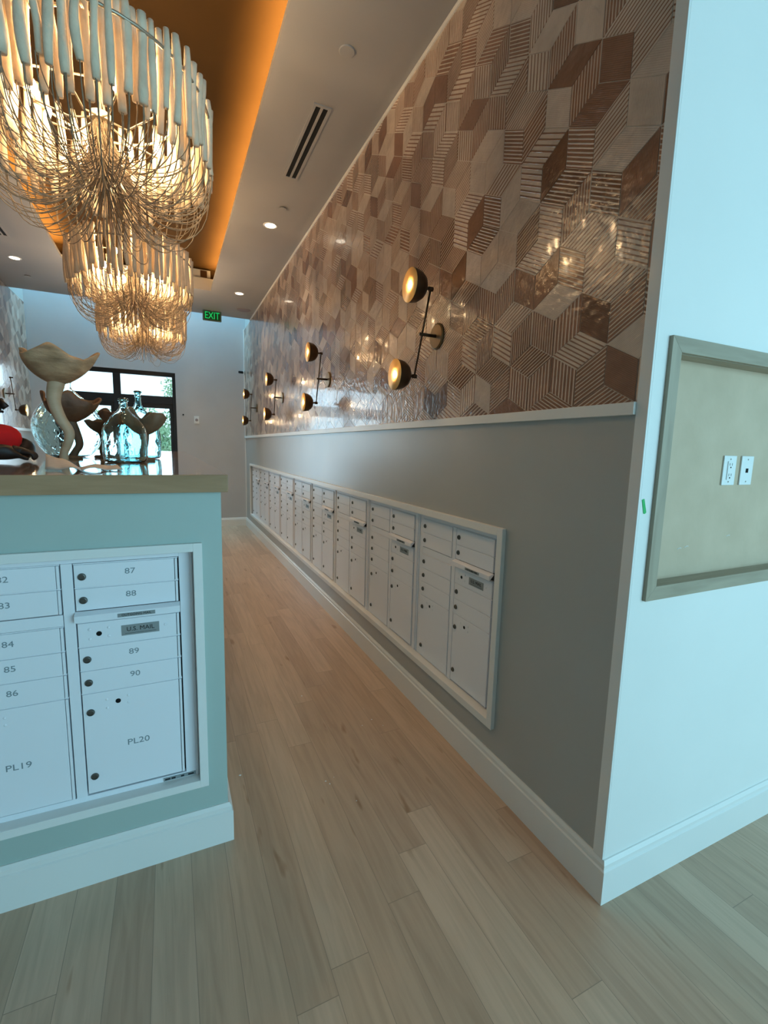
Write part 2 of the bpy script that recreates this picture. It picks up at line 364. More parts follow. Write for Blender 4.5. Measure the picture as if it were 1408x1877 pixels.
# trims on the right wall: corner board, rail, top bead
struct(MB().box(XW-.009, XW, Y0, Y0+.040, .16, ZC).build('trim_2', M['trimw'], bevel=.001), 'white corner board at the end of the tiled wall')
struct(MB().box(XW-.020, XW, Y0+.040, YF, 1.683, 1.722).build('trim_3', M['trimw'], bevel=.002), 'white rail under the tiles on the right wall')
struct(MB().box(XL, XL+.020, YB, YF, 1.683, 1.722).build('trim_4', M['trimw'], bevel=.002), 'white rail under the tiles on the left wall')
struct(MB().box(XW-.014, XW, Y0+.040, YCE, ZC-.022, ZC).build('trim_5', M['trimw'], bevel=.002), 'white bead along the ceiling above the tiles')
struct(MB().box(XW-.010, XW, YF-.03, YF, .16, ZC).build('trim_6', M['trimw']))
# casing around the wall mailboxes
def casing(name, o0, o1, zz0, zz1, w, place):
    mb = MB()
    for a, b, c, d in ((o0, o0+w, zz0, zz1), (o1-w, o1, zz0, zz1), (o0+w, o1-w, zz0, zz0+w), (o0+w, o1-w, zz1-w, zz1)): place(mb, a, b, c, d)
    return mb.build(name, M['trimw'], bevel=.0015)
struct(casing('trim_7', 1.575, 8.637, .276, 1.224, .036, lambda mb, a, b, c, d: mb.box(XW-.020, XW+.03, a, b, c, d)), 'white casing around the long bank of wall mailboxes')

# ---- tumbling-block tiles
LA, DK, DD = (.60,.49,.41), (.265,.14,.092), (.18,.09,.055)
def clip(poly, axis, lim, keep_less):
    out = []
    for i in range(len(poly)):
        a, b = poly[i], poly[(i+1) % len(poly)]
        ia = (a[axis] <= lim) if keep_less else (a[axis] >= lim); ib = (b[axis] <= lim) if keep_less else (b[axis] >= lim)
        if ia: out.append(a)
        if ia != ib:
            t = (lim-a[axis])/(b[axis]-a[axis]); out.append(tuple(a[k]+t*(b[k]-a[k]) for k in range(2)))
    return out
def tiles(name, X, nx, ya, yb, za, zb, seed):
    rnd = random.Random(seed)
    dx, e = .1210, .1300
    mb_v, mb_f, uvs, ca, cb2 = [], [], [], [], []
    th = .005
    j0, j1 = int((za-1.853)/(1.5*e))-2, int((zb-1.853)/(1.5*e))+2
    i0, i1 = int((ya-1.25)/(2*dx))-2, int((yb-1.25)/(2*dx))+2
    for j in range(j0, j1+1):
        for i in range(i0, i1+1):
            cy, cz = 1.25 + 2*dx*i - (dx if j % 2 else 0), 1.853 + 1.5*e*j
            UL, UR, D = (cy+dx, cz+e/2), (cy-dx, cz+e/2), (cy, cz-e)
            C = (cy, cz); T = (cy, cz+e); LL, LR = (cy+dx, cz-e/2), (cy-dx, cz-e/2)
            for kind, q in (('top', (C, UR, T, UL)), ('left', (C, UL, LL, D)), ('right', (C, D, LR, UR))):
                mc = (sum(p[0] for p in q)/4, sum(p[1] for p in q)/4)
                r1 = rnd.random(); p_light = {'top': .62, 'left': .50, 'right': .30}[kind]
                light = r1 < p_light
                style = rnd.random()
                jit = rnd.uniform(.92, 1.08)
                if light: A = LA; Bc = DK if style < .60 else tuple(x*.86 for x in LA)
                else:
                    A = DK if rnd.random() < .7 else DD
                    Bc = LA if style < .74 else tuple(x*.82 for x in A)
                lined = (style < .60) if light else (style < .74)
                if lined:
                    per = rnd.choice((.0125, .0125, .0165)) ; 
                else: per = .0055
                # stripes run parallel to one of the two edges
                p0, p1, p3 = q[0], q[1], q[3]
                dv = (p1[0]-p0[0], p1[1]-p0[1]) if rnd.random() < .5 else (p3[0]-p0[0], p3[1]-p0[1])
                ln = math.hypot(*dv); nrm = (-dv[1]/ln, dv[0]/ln)
                if light and lined: per = per*1.1
                A = tuple(x*jit for x in A)
                qq = [(mc[0]+(p[0]-mc[0])*.980, mc[1]+(p[1]-mc[1])*.980) for p in q]
                for ax, lim, kl in ((0, ya, False), (0, yb, True), (1, za, False), (1, zb, True)):
                    if len(qq) >= 3: qq = clip(qq, ax, lim, kl)
                if len(qq) < 3: continue
                b = len(mb_v); n = len(qq)
                for p in qq: mb_v.append((X + nx*th, p[0], p[1]))
                for p in qq: mb_v.append((X + nx*.001, p[0], p[1]))
                fs = [tuple(range(b, b+n))] + [(b+k, b+(k+1) % n, b+n+(k+1) % n, b+n+k) for k in range(n)]
                for fc in fs:
                    mb_f.append(fc)
                    for vi in fc:
                        v = mb_v[vi]; uvs.append((((v[1]-p0[0])*nrm[0]+(v[2]-p0[1])*nrm[1])/per, 1.0 if lined else .35)); ca.append(A); cb2.append(Bc)
    me = bpy.data.meshes.new(name); me.from_pydata(mb_v, [], mb_f); me.update()
    a = me.attributes.new('stripes', 'FLOAT_VECTOR', 'CORNER')
    for k, v in enumerate(uvs): a.data[k].vector = (v[0], v[1], 0)
    for nm, src in (('tone_a', ca), ('tone_b', cb2)):
        a = me.color_attributes.new(nm, 'FLOAT_COLOR', 'CORNER')
        for k, v in enumerate(src): a.data[k].color = (*v, 1)
    me.materials.append(M['tile'])
    o = bpy.data.objects.new(name, me); col.objects.link(o)
    g = MB().box(min(X, X+nx*.0035), max(X, X+nx*.0035), ya, yb, za, zb).build('grout', M['grout'], o)
    return o
struct(tiles('wall_tiling_right', XW, -1, Y0+.040, YF-.01, 1.722, ZC-.022, 11), 'glazed tumbling-block tiles on the right wall')
struct(tiles('wall_tiling_left', XL, 1, 3.2, YF-.01, 1.722, ZC-.005, 5), 'glazed tumbling-block tiles on the left wall')

# ------------------------------------------------------------------ glazed entrance in the far wall
e = thing('door_1', 'black steel glazed entrance in the far wall', 'door'); e['kind'] = 'structure'
fr = MB(); ya, yb = YF+.02, YF+.09
fr.box(DX0, DX1, ya, yb, DZ-.075, DZ); fr.box(DX0, DX0+.06, ya, yb, 0, DZ-.075); fr.box(DX1-.055, DX1, ya, yb, 0, DZ-.075)
fr.box(-.832, -.718, ya, yb, 0, DZ-.075); fr.box(DX0+.06, -.832, ya, yb, 2.235, 2.37); fr.box(-.718, DX1-.055, ya, yb, 2.235, 2.37)
fr.build('door_frame', M['blackmetal'], e, bevel=.003)
for a, b in ((DX0+.06, -.832), (-.718, DX1-.055)):
    lf = MB(); lf.box(a, b, ya+.015, yb-.015, 2.16, 2.235); lf.box(a, b, ya+.015, yb-.015, 0, .22); lf.box(a, a+.05, ya+.015, yb-.015, .22, 2.16); lf.box(b-.05, b, ya+.015, yb-.015, .22, 2.16)
    lo = lf.build('door_leaf', M['blackmetal'], e, bevel=.002)
    MB().box(a+.05, b-.05, ya+.03, ya+.036, .22, 2.16).build('glass_pane', M['pane'], lo)
    MB().box(a, b, ya+.03, ya+.036, 2.37, DZ-.075).build('transom_pane', M['pane'], e)
    hx = b-.09 if a < -1 else a+.07
    MB().tube([(hx, ya-.04, .95), (hx, ya-.04, 1.35)], .011, 10).build('handle', M['blackmetal'], lo, smooth=True)
MB().box(.02, .065, ya-.02, ya+.02, 2.08, 2.16).build('closer_box', M['blackmetal'], e)
# outside
struct(MB().box(-25, 25, YF+.2, 70, -.25, -.05).build('ground_outside', M['pavement']))
def tree(x, y, h, w, label, seed):
    rnd = random.Random(seed)
    t = thing('tree', label, 'tree', (x, y, -.05), group='trees beyond the entrance')
    MB().tube([(0,0,0), (.1,.05,h*.3), (-.05,.1,h*.6), (.05,0,h*.85)], [w*.07, w*.05, w*.035, .02], 8).build('trunk', M['bark'], t, smooth=True)
    mb = MB()
    blobs = [(rnd.uniform(-w*.45, w*.45), rnd.uniform(-w*.3, w*.3), rnd.uniform(h*.3, h*.85), rnd.uniform(w*.16, w*.28)) for _ in range(14)]
    for _ in range(4200):
        bx, by, bz, br = rnd.choice(blobs)
        d = Vector((rnd.gauss(0,1), rnd.gauss(0,1), rnd.gauss(0,1))).normalized()*br*rnd.uniform(.6, 1.05)
        c = Vector((bx, by, bz))+d; s = rnd.uniform(.06, .13)
        u = Vector((rnd.gauss(0,1), rnd.gauss(0,1), rnd.gauss(0,1))).normalized(); v = u.orthogonal().normalized()
        mb.add([c-u*s, c+v*s*.5, c+u*s, c-v*s*.5], [(0,1,2,3)])
    mb.build('crown', M['leaf'], t)
tree(-1.6, 19, 2.8, 3.4, 'broad leafy tree seen through the middle of the entrance', 1)
tree(-5.0, 24, 3.0, 3.6, 'low leafy tree seen through the left door leaf', 2)
tree(1.5, 29, 5.4, 4.2, 'leafy tree nearest the right edge of the entrance', 3)
tree(-9.5, 27, 2.8, 4.0, 'leafy tree farthest to the left beyond the entrance', 4)

# ------------------------------------------------------------------ counter
CX0, CX1, CY0, CY1 = -.635, .1616, 1.741, 6.45
CZ = 1.392
UX0, UX1, UZ0, UZ1 = -.702, .064, .293, 1.183      # opening for the counter mailbox unit
UX0 = -.600
c = thing('reception_counter', 'sage painted tall counter with mailboxes set in its end, on the plank floor', 'counter')
CL = -.70   # left face of the base, hidden behind the front
mb = MB()
mb.box(UX1, CX1, CY0, CY0+.1, 0, CZ); mb.box(CL-.05, UX1, CY0, CY0+.1, 0, UZ0); mb.box(CL-.05, UX1, CY0, CY0+.1, UZ1, CZ); mb.box(CL-.05, -.715, CY0, CY0+.1, UZ0, UZ1)
mb.box(CX1-.1, CX1, CY0+.1, CY1, 0, CZ); mb.box(CL-.05, CL+.05, CY0+.1, CY1, 0, CZ); mb.box(CL+.05, CX1-.1, CY1-.1, CY1, 0, CZ)
mb.box(-.715, UX1, CY0+.14, CY0+.16, UZ0-.05, UZ1+.05)
mb.build('body', M['sagec'], c)
bp2 = [(CL-.05, CY1), (CL-.05, CY0), (CX1, CY0), (CX1, CY1)]
mbb = MB().sweep(bp2[::-1], [(a-.0, b) for a, b in prof]); mbb.build('baseboard', M['trimw'], c)
cs = casing('mailbox_casing', -.735, .0925, .2635, 1.2105, .030, lambda mb, a, b, cc, d: mb.box(a, b, CY0-.018, CY0+.03, cc, d)); cs.parent = c
wt = MB().box(CL-.08+.0, .184, 1.708, 6.48, 1.392, 1.4535).build('worktop', M['top'], bevel=.002)
tag(wt, 'long glossy pale oak worktop lying on the sage counter', 'worktop')

# ------------------------------------------------------------------ mailbox units
UW = .774
def hex_lock(door, x, z, y=-.006):
    l = MB().lathe([(.0125, 0), (.0125, -.002), (.0105, -.0055), (.0085, -.006), (.008, -.004), (.0001, -.004)], (x, y, z), 18, 'Y').build('lock', M['lock'], door, smooth=False)
    return l
def make_unit(name, label, numbers, group):
    t = thing(name, label, 'mailbox unit', group=group)
    # housing: outer rims, centre divider, dark backing
    h = MB(); zb, zt = .285, 1.190
    h.box(0, .050, -.002, .05, zb, zt); h.box(.724, UW, -.002, .05, zb, zt); h.box(.050, .724, -.002, .05, 1.158, zt); h.box(.050, .724, -.002, .05, zb, .313)
    h.box(.371, .403, -.006, .05, .313, 1.158)
    h.box(.006, .014, -.008, -.002, zb, zt); h.box(UW-.014, UW-.006, -.008, -.002, zb, zt); h.box(.0, UW, -.006, -.002, 1.172, 1.178)
    h.build('housing', M['alum'], t, bevel=.0015)
    MB().box(.05, .724, .02, .045, .313, 1.158).build('backing', M['gap'], t)
    L_ = [(1.156, 1.074, 0), (1.074, .988, 1), (.945, .860, 2), (.860, .778, 3), (.778, .693, 4), (.693, .315, 5)]
    R_ = [(1.155, 1.072, 0), (1.072, .993, 1), (.952, .865, 'M'), (.865, .780, 2), (.780, .697, 3), (.697, .320, 5)]
    MB().box(.053, .369, -.003, .018, .9475, .986).build('filler_panel', M['alum'], t, bevel=.001)
    for side, rows, x0, x1 in (('L', L_, .053, .369), ('R', R_, .405, .721)):
        for zt_, zb_, k in rows:
            d = MB(); g = .0022
            d.box(x0+g, x1-.012, -.006, .012, zb_+g, zt_-g)
            d.box(x1-.010, x1-.002, -.008, .012, zb_+g, zt_-g)                    # hinge stile
            d.box(x0, x1, -.0035, .010, zt_-.0018, zt_+.0018)                      # rail above
            do = d.build('master_door' if k == 'M' else 'parcel_door' if k == 5 else 'mailbox_door', M['alum'], t, bevel=.0007, segs=1)
            zm = (zt_+zb_)/2
            if k == 'M':
                MB().lathe([(.0001, -.0065), (.0085, -.0065), (.0085, -.005)], (x0+.063, 0, zm), 16, 'Y').build('keyhole', M['black'], do)
                for rx, rz in ((.036, .018), (.036, -.016), (.092, .018), (.092, -.012), (.268, .004)):
                    MB().ball((x0+rx, -.006, zm+rz), .0052, 10, 6, (1, .5, 1)).build('rivet', M['alum'], do, smooth=True)
                pl = MB().box(x0+.130, x0+.248, -.0075, -.0055, zm-.018, zm+.019).build('label_plate', M['plate'], do)
                text_mesh('lettering', 'U.S. MAIL', .0215, M['inkb'], do, (x0+.189, -.0078, zm+.003))
                MB().box(x0+.141, x0+.238, -.0079, -.0074, zm-.0120, zm-.0110).build('underline', M['inkb'], do)
            else:
                if k == 5:
                    hex_lock(do, x0+.024, zt_-.070); hex_lock(do, x0+.024, zb_+.065)
                    MB().lathe([(.0001, -.0065), (.0085, -.0065), (.0085, -.005)], (x0+.108, 0, zt_-.044), 16, 'Y').build('keyhole', M['black'], do)
                    for rx, rz in ((.074, -.032), (.074, -.064), (.140, -.030), (.140, -.056)):
                        MB().ball((x0+rx, -.006, zt_+rz), .0048, 10, 6, (1, .5, 1)).build('rivet', M['alum'], do, smooth=True)
                else: hex_lock(do, x0+.024, zm-.002)
                if numbers:
                    s = numbers[side][k if k != 5 else -1]
                    text_mesh('number', s, .028 if k != 5 else .031, M['ink'], do, (x0+.165, -.0066, zm+.006 if k != 5 else zt_-.210), ext=.0003, sx=1.18)
    # outgoing slot hood
    hd = MB(); x0, x1 = .403, .723
    hd.add([(x0,-.004,.993),(x1,-.004,.993),(x1,-.030,.984),(x0,-.030,.984),(x0,-.004,.986),(x1,-.004,.986),(x1,-.030,.961),(x0,-.030,.961),(x0,-.026,.961),(x1,-.026,.961)],
           [(0,1,2,3),(3,2,6,7),(7,6,9,8),(8,9,5,4),(4,5,1,0),(0,3,7,8,4),(1,5,9,6,2)])
    ho = hd.build('mail_slot_hood', M['alum'], t, bevel=.0008, segs=1)
    pl = MB().box(x0+.125, x0+.240, -.0312, -.0300, .966, .979).build('label_plate', M['plate'], ho)
    text_mesh('lettering', 'OUTGOING MAIL', .0115, M['inkb'], ho, (x0+.1825, -.0316, .9725))
    # maker's plate, lower right: dark dashes
    mp = MB().box(.645, .757, -.0045, -.0018, .296, .309).build('small_plate', M['plate'], t)
    q = MB()
    for a, b in ((.650, .668), (.672, .686), (.705, .716), (.730, .750)): q.box(a, b, -.0052, -.0044, .2995, .3055)
    q.build('print', M['inkb'], mp)
    return t
nums = {'L': ['82', '83', '84', '85', '86', 'PL19'], 'R': ['87', '88', '89', '90', None, 'PL20']}
cu = make_unit('mailbox_unit', 'white mailbox unit numbered 82 to 90 set in the end of the sage counter', nums, None)
cu.location = (.064-UW+.0, CY0+.030, 0)
cu.location.x = -.7085
ORD = ['first from the near wall corner', 'second from the near corner', 'third from the near corner', 'fourth from the near corner', 'fifth, in the middle of the row',
       'fourth from the far end', 'third from the far end', 'second from the far end', 'last at the far end by the far wall']
wu = make_unit('mailbox_unit', 'x', None, 'mailbox units in the right wall')
for k in range(9):
    u = wu if k == 0 else copy_tree(wu)
    u.location = (XW+.030, 1.622+UW*.9995*(k+1), 0); u.rotation_euler = (0, 0, R(-90))
    u['label'] = 'white wall mailbox unit, ' + ORD[k]

# ------------------------------------------------------------------ recessed board in the front wall
b = thing('display_recess', 'pale oak framed recess with bare board back in the bright wall', 'wall recess')
fo = (1.381, 2.665, 1.089, 1.918); w_ = .046; yy0, yy1 = Y0-.013, Y0+.0
def miter(x0, x1, z0, z1, w, side):
    if side == 'b': q = [(x0,z0),(x1,z0),(x1-w,z0+w),(x0+w,z0+w)]
    if side == 't': q = [(x0,z1),(x0+w,z1-w),(x1-w,z1-w),(x1,z1)]
    if side == 'l': q = [(x0,z0),(x0+w,z0+w),(x0+w,z1-w),(x0,z1)]
    if side == 'r': q = [(x1,z0),(x1,z1),(x1-w,z1-w),(x1-w,z0+w)]
    return MB().add([(x, yy0, z) for x, z in q]+[(x, yy1, z) for x, z in q], [(0,1,2,3),(7,6,5,4)]+[(k, (k+1) % 4, 4+(k+1) % 4, 4+k) for k in range(4)])
for s in 'btlr': miter(*fo, w_, s).build('frame_rail', M['oakx'] if s in 'bt' else M['oakz'], b, bevel=.001)
lin = MB(); lin.box(BX0, BX0+.010, Y0, Y0+.055, BZ0, BZ1); lin.box(BX1-.01, BX1, Y0, Y0+.055, BZ0, BZ1); lin.box(BX0+.01, BX1-.01, Y0, Y0+.055, BZ0, BZ0+.01); lin.box(BX0+.01, BX1-.01, Y0, Y0+.055, BZ1-.01, BZ1)
lin.build('lining', M['oakx'], b)
MB().box(BX0, BX1, Y0+.055, Y0+.070, BZ0, BZ1).build('back_panel', M['panelboard'], b)
sc = MB()
for x, z in ((1.62, 1.232), (1.66, 1.236), (1.905, 1.262)): sc.tube([(x, Y0+.0548, z), (x+.012, Y0+.0545, z+.004), (x+.022, Y0+.0548, z+.003)], .0012, 5)
sc.build('scratches', M['outlet'], b)
def plate(x, kind):
    y = Y0+.055; z = 1.511
    if kind == 'outlet':
        t = thing('outlet_plate', 'white double power outlet plate on the recess back, left of the pair', 'outlet', group='wall plates in the recess')
    else:
        t = thing('data_plate', 'white data socket plate on the recess back, right of the pair', 'outlet', group='wall plates in the recess')
    MB().box(x-.038, x+.038, y-.006, y, z-.054, z+.054).build('cover', M['outlet'], t, bevel=.002)
    if kind == 'outlet':
        MB().box(x-.016, x+.016, y-.009, y-.006, z-.034, z+.034).build('socket_face', M['outlet'], t, bevel=.001)
        q = MB()
        for dz in (.018, -.020):
            q.box(x-.008, x-.006, y-.0094, y-.0088, z+dz, z+dz+.009); q.box(x+.006, x+.008, y-.0094, y-.0088, z+dz, z+dz+.009); q.box(x-.003, x+.003, y-.0094, y-.0088, z+dz-.009, z+dz-.004)
        q.build('slot', M['black'], t)
    else:
        MB().box(x-.008, x+.008, y-.0066, y-.0058, z-.008, z+.008).build('port', M['black'], t)
    for dz in (.041, -.041): MB().lathe([(.0001, -.001), (.003, -.001), (.003, 0)], (x, y-.006, z+dz), 10, 'Y').build('screw', M['lockc'], t)
plate(1.862, 'outlet'); plate(1.972, 'data')
tp = MB(); q = [(1.3305, 1.421), (1.3405, 1.424), (1.3420, 1.421), (1.356, 1.381), (1.350, 1.376), (1.3435, 1.377)]
tp.add([(x, Y0-.0015, z) for x, z in q]+[(x, Y0, z) for x, z in q], [tuple(range(6)), tuple(range(11, 5, -1))]+[(k, (k+1) % 6, 6+(k+1) % 6, 6+k) for k in range(6)])
tag(tp.build('tape_strip', M['tape']), 'small strip of green masking tape stuck on the white wall corner', 'tape')

# ------------------------------------------------------------------ wall sconces
SG = 'twin brass wall sconces on the tiles'
def make_sconce(nx, heads=(1, -1)):
    """local frame: wall plane x=0, the lamp stands towards x<0 (nx=-1); origin at the plate"""
    t = thing('wall_sconce', 'x', 'wall lamp', group=SG)
    s = -1
    MB().lathe([(.0001, 0), (.068, 0), (.068, s*.006), (.060, s*.012), (.0001, s*.013)], (s*.006, 0, 0), 32, 'X').build('backplate', M['brass'], t, smooth=False)
    MB().tube([(s*.015, 0, 0), (s*.115, 0, 0)], .0085, 12).build('stem', M['bronze'], t, smooth=True)
    top, bot = Vector((s*.100, -.072, .205)), Vector((s*.100, .072, -.205))
    MB().tube([bot, top], .0050, 10).build('rod', M['bronze'], t, smooth=True)
    for sg in (1, -1):
        p = top if sg == 1 else bot
        MB().lathe([(.0001, .012), (.011, .012), (.011, -.012), (.0075, -.014), (.0075, -.034), (.0001, -.034)], p, 16, 'X').build('joint', M['bronze'], t)
        if sg not in heads: continue
        x0 = p.x-.030
        outer = [(.012, 0), (.034, -.005), (.057, -.020), (.073, -.044), (.080, -.074), (.081, -.090)]
        sh = MB().lathe(outer, (x0, p.y, p.z), 32, 'X'); sh.f = [q for q in sh.f if len(q) == 4]
        so = sh.build('lamp_shade', M['bronze'], t, smooth=True)
        inn = [(.0001, -.006), (.031, -.009), (.053, -.023), (.070, -.046), (.077, -.074), (.0805, -.090)]
        i_ = MB().lathe(inn, (x0, p.y, p.z), 32, 'X'); i_.build('reflector', M['gold'], so, smooth=True)
        bb = MB().ball((x0-.058, p.y, p.z), .035, 20, 12); bb.build('bulb', M['bulb'], so, smooth=True)
        l = bpy.data.lights.new('sconce_lamp', 'POINT'); l.energy = 2.6; l.color = (1, .66, .33); l.shadow_soft_size = .018
        lo = bpy.data.objects.new('sconce_lamp', l); col.objects.link(lo); lo.parent = t; lo.location = (x0-.112, p.y, p.z)
    return t
SZ = 2.158
labs = ['largest twin brass wall sconce, nearest on the right tiled wall', 'second nearest twin brass wall sconce on the right tiled wall',
        'third nearest twin brass wall sconce on the right tiled wall', 'farthest twin brass wall sconce on the right tiled wall']
s0 = make_sconce(-1)
for k, y in enumerate((2.215, 4.085, 5.965, 7.86)):
    s = s0 if k == 0 else copy_tree(s0)
    s.location = (XW, y, SZ); s['label'] = labs[k]
s = make_sconce(-1, heads=(-1,)); s.location = (XL, 7.85, SZ); s.rotation_euler = (0, 0, R(180))
s.scale = (1, -1, 1)
s['label'] = 'brass wall sconce on the left wall lacking its upper shade'

# ------------------------------------------------------------------ ceiling fittings
def make_downlight():
    t = thing('recessed_downlight', 'x', 'ceiling light', group='recessed downlights')
    MB().lathe([(.058, .004), (.052, -.003), (.064, -.004), (.068, 0), (.068, .004)], (0,0,0), 32).build('trim_ring', M['trimw'], t, smooth=True)
    MB().lathe([(.0001, -.0008), (.052, -.0008), (.052, .002)], (0,0,0), 32).build('lens', M['lens'], t)
    l = bpy.data.lights.new('downlight_lamp', 'SPOT'); l.energy = 26; l.color = (1, .78, .52); l.spot_size = R(95); l.spot_blend = .7; l.shadow_soft_size = .05
    o = bpy.data.objects.new('downlight_lamp', l); col.objects.link(o); o.parent = t; o.location = (0, 0, -.012)
    return t
d0 = make_downlight()
for k, (x, y, lb) in enumerate(((.962, 4.84, 'lit round downlight in the ceiling beside the middle of the tray, right side'), (.970, 7.10, 'lit round downlight in the ceiling near the exit sign'),
                                (-1.577, 7.09, 'lit round downlight in the ceiling left of the chandeliers'))):
    d = d0 if k == 0 else copy_tree(d0); d.location = (x, y, ZC); d['label'] = lb
def disc(name, x, y, r, m, label, cat, z=ZC, th=.006, grp=None):
    o = MB().lathe([(.0001, -th), (r*.93, -th), (r, -th*.5), (r, 0)], (0,0,0), 32).build(name, m, smooth=False); o.location = (x, y, z); return tag(o, label, cat, grp)
disc('sprinkler_cover', .940, 2.64, .043, M['ceil'], 'flat white sprinkler cover in the ceiling nearest the camera', 'sprinkler', grp='sprinkler covers')
disc('ceiling_speaker', 1.140, 7.90, .105, M['speaker'], 'round grey ceiling speaker near the far end of the tiled wall', 'speaker')
def sprinkler(x, y, label):
    t = thing('sprinkler_cover', label, 'sprinkler', (x, y, ZC), group='sprinkler covers')
    MB().lathe([(.0001, -.010), (.036, -.010), (.036, -.006), (.0001, -.006)], (0,0,0), 28).build('cap', M['ceil'], t)
    MB().lathe([(.0001, -.006), (.030, -.006), (.030, 0)], (0,0,0), 24).build('cup', M['gap'], t)
sprinkler(.996, 4.46, 'raised sprinkler cap just above the nearer right downlight')
sprinkler(-1.60, 7.75, 'raised sprinkler cap beyond the left downlight')
def vent(x, y0, y1, label):
    t = thing('linear_vent', label, 'air vent', (x, 0, ZC), group='linear ceiling vents')
    f_ = MB(); a = .058
    for p, q, r_, s_ in ((-a, -a+.018, y0, y1), (a-.018, a, y0, y1), (-.008, .008, y0+.02, y1-.02), (-a+.018, a-.018, y0, y0+.02), (-a+.018, a-.018, y1-.02, y1)): f_.box(p, q, r_, s_, -.006, 0)
    f_.build('vent_frame', M['ceil'], t)
    for p, q in ((-a+.018, -.008), (.008, a-.018)): MB().box(p, q, y0+.02, y1-.02, -.0018, 0).build('slot', M['black'], t)
vent(.945, 3.08, 3.96, 'linear air vent with two black slots in the right strip of ceiling')
vent(-1.505, 5.50, 6.40, 'linear air vent in the left strip of ceiling')
cvn = thing('tray_vent', 'pale linear diffuser with a dark opening at the far end of the ceiling tray', 'air vent')
MB().box(.02, .60, TY1+.035, TY1+.058, z1+.005, z1+.115).build('diffuser', M['ceil'], cvn)
MB().box(.47, .555, TY1+.030, TY1+.036, z1+.018, z1+.105).build('opening', M['bronze'], cvn)
# exit sign
t = thing('exit_sign', 'green lit EXIT sign hanging from the ceiling near the far wall', 'sign', (.693, 8.20, 3.588))
MB().box(-.142, .142, -.012, .012, -.081, .079).build('housing', M['exitframe'], t, bevel=.012)
MB().box(-.122, .122, -.0145, -.0115, -.064, .062).build('face', M['exitp'], t)
text_mesh('lettering', 'EXIT', .150, M['exitg'], t, (0, -.016, -.002), ext=.001, sx=.74)
MB().tube([(0, 0, .078), (0, 0, .081)], .012, 10).build('mount', M['trimw'], t)
# small fittings on the far wall and in the corner
t = thing('wall_switch', 'white round-dialled wall control on the far wall', 'switch', (.468, YF, 1.985))
MB().box(-.042, .042, -.008, 0, -.066, .066).build('cover', M['outlet'], t, bevel=.003)
MB().lathe([(.0001, -.016), (.022, -.016), (.026, -.008)], (0,0,0), 20, 'Y').build('dial', M['speaker'], t)
tag(MB().lathe([(.0001, -.012), (.013, -.012), (.013, 0)], (.246, YF, 2.069), 14, 'Y').build('wall_sensor', M['blackmetal']), 'tiny black sensor on the far wall beside the entrance', 'sensor')
t = thing('security_camera', 'small black and white camera high in the far right corner', 'camera', (XW-.012, YF-.05, 2.89))
MB().box(-.022, 0, -.03, .03, -.03, .03).build('bracket', M['outlet'], t, bevel=.004)
MB().tube([(-.02, -.005, 0), (-.10, -.05, -.005)], .022, 14).build('camera_body', M['blackmetal'], t, smooth=False)

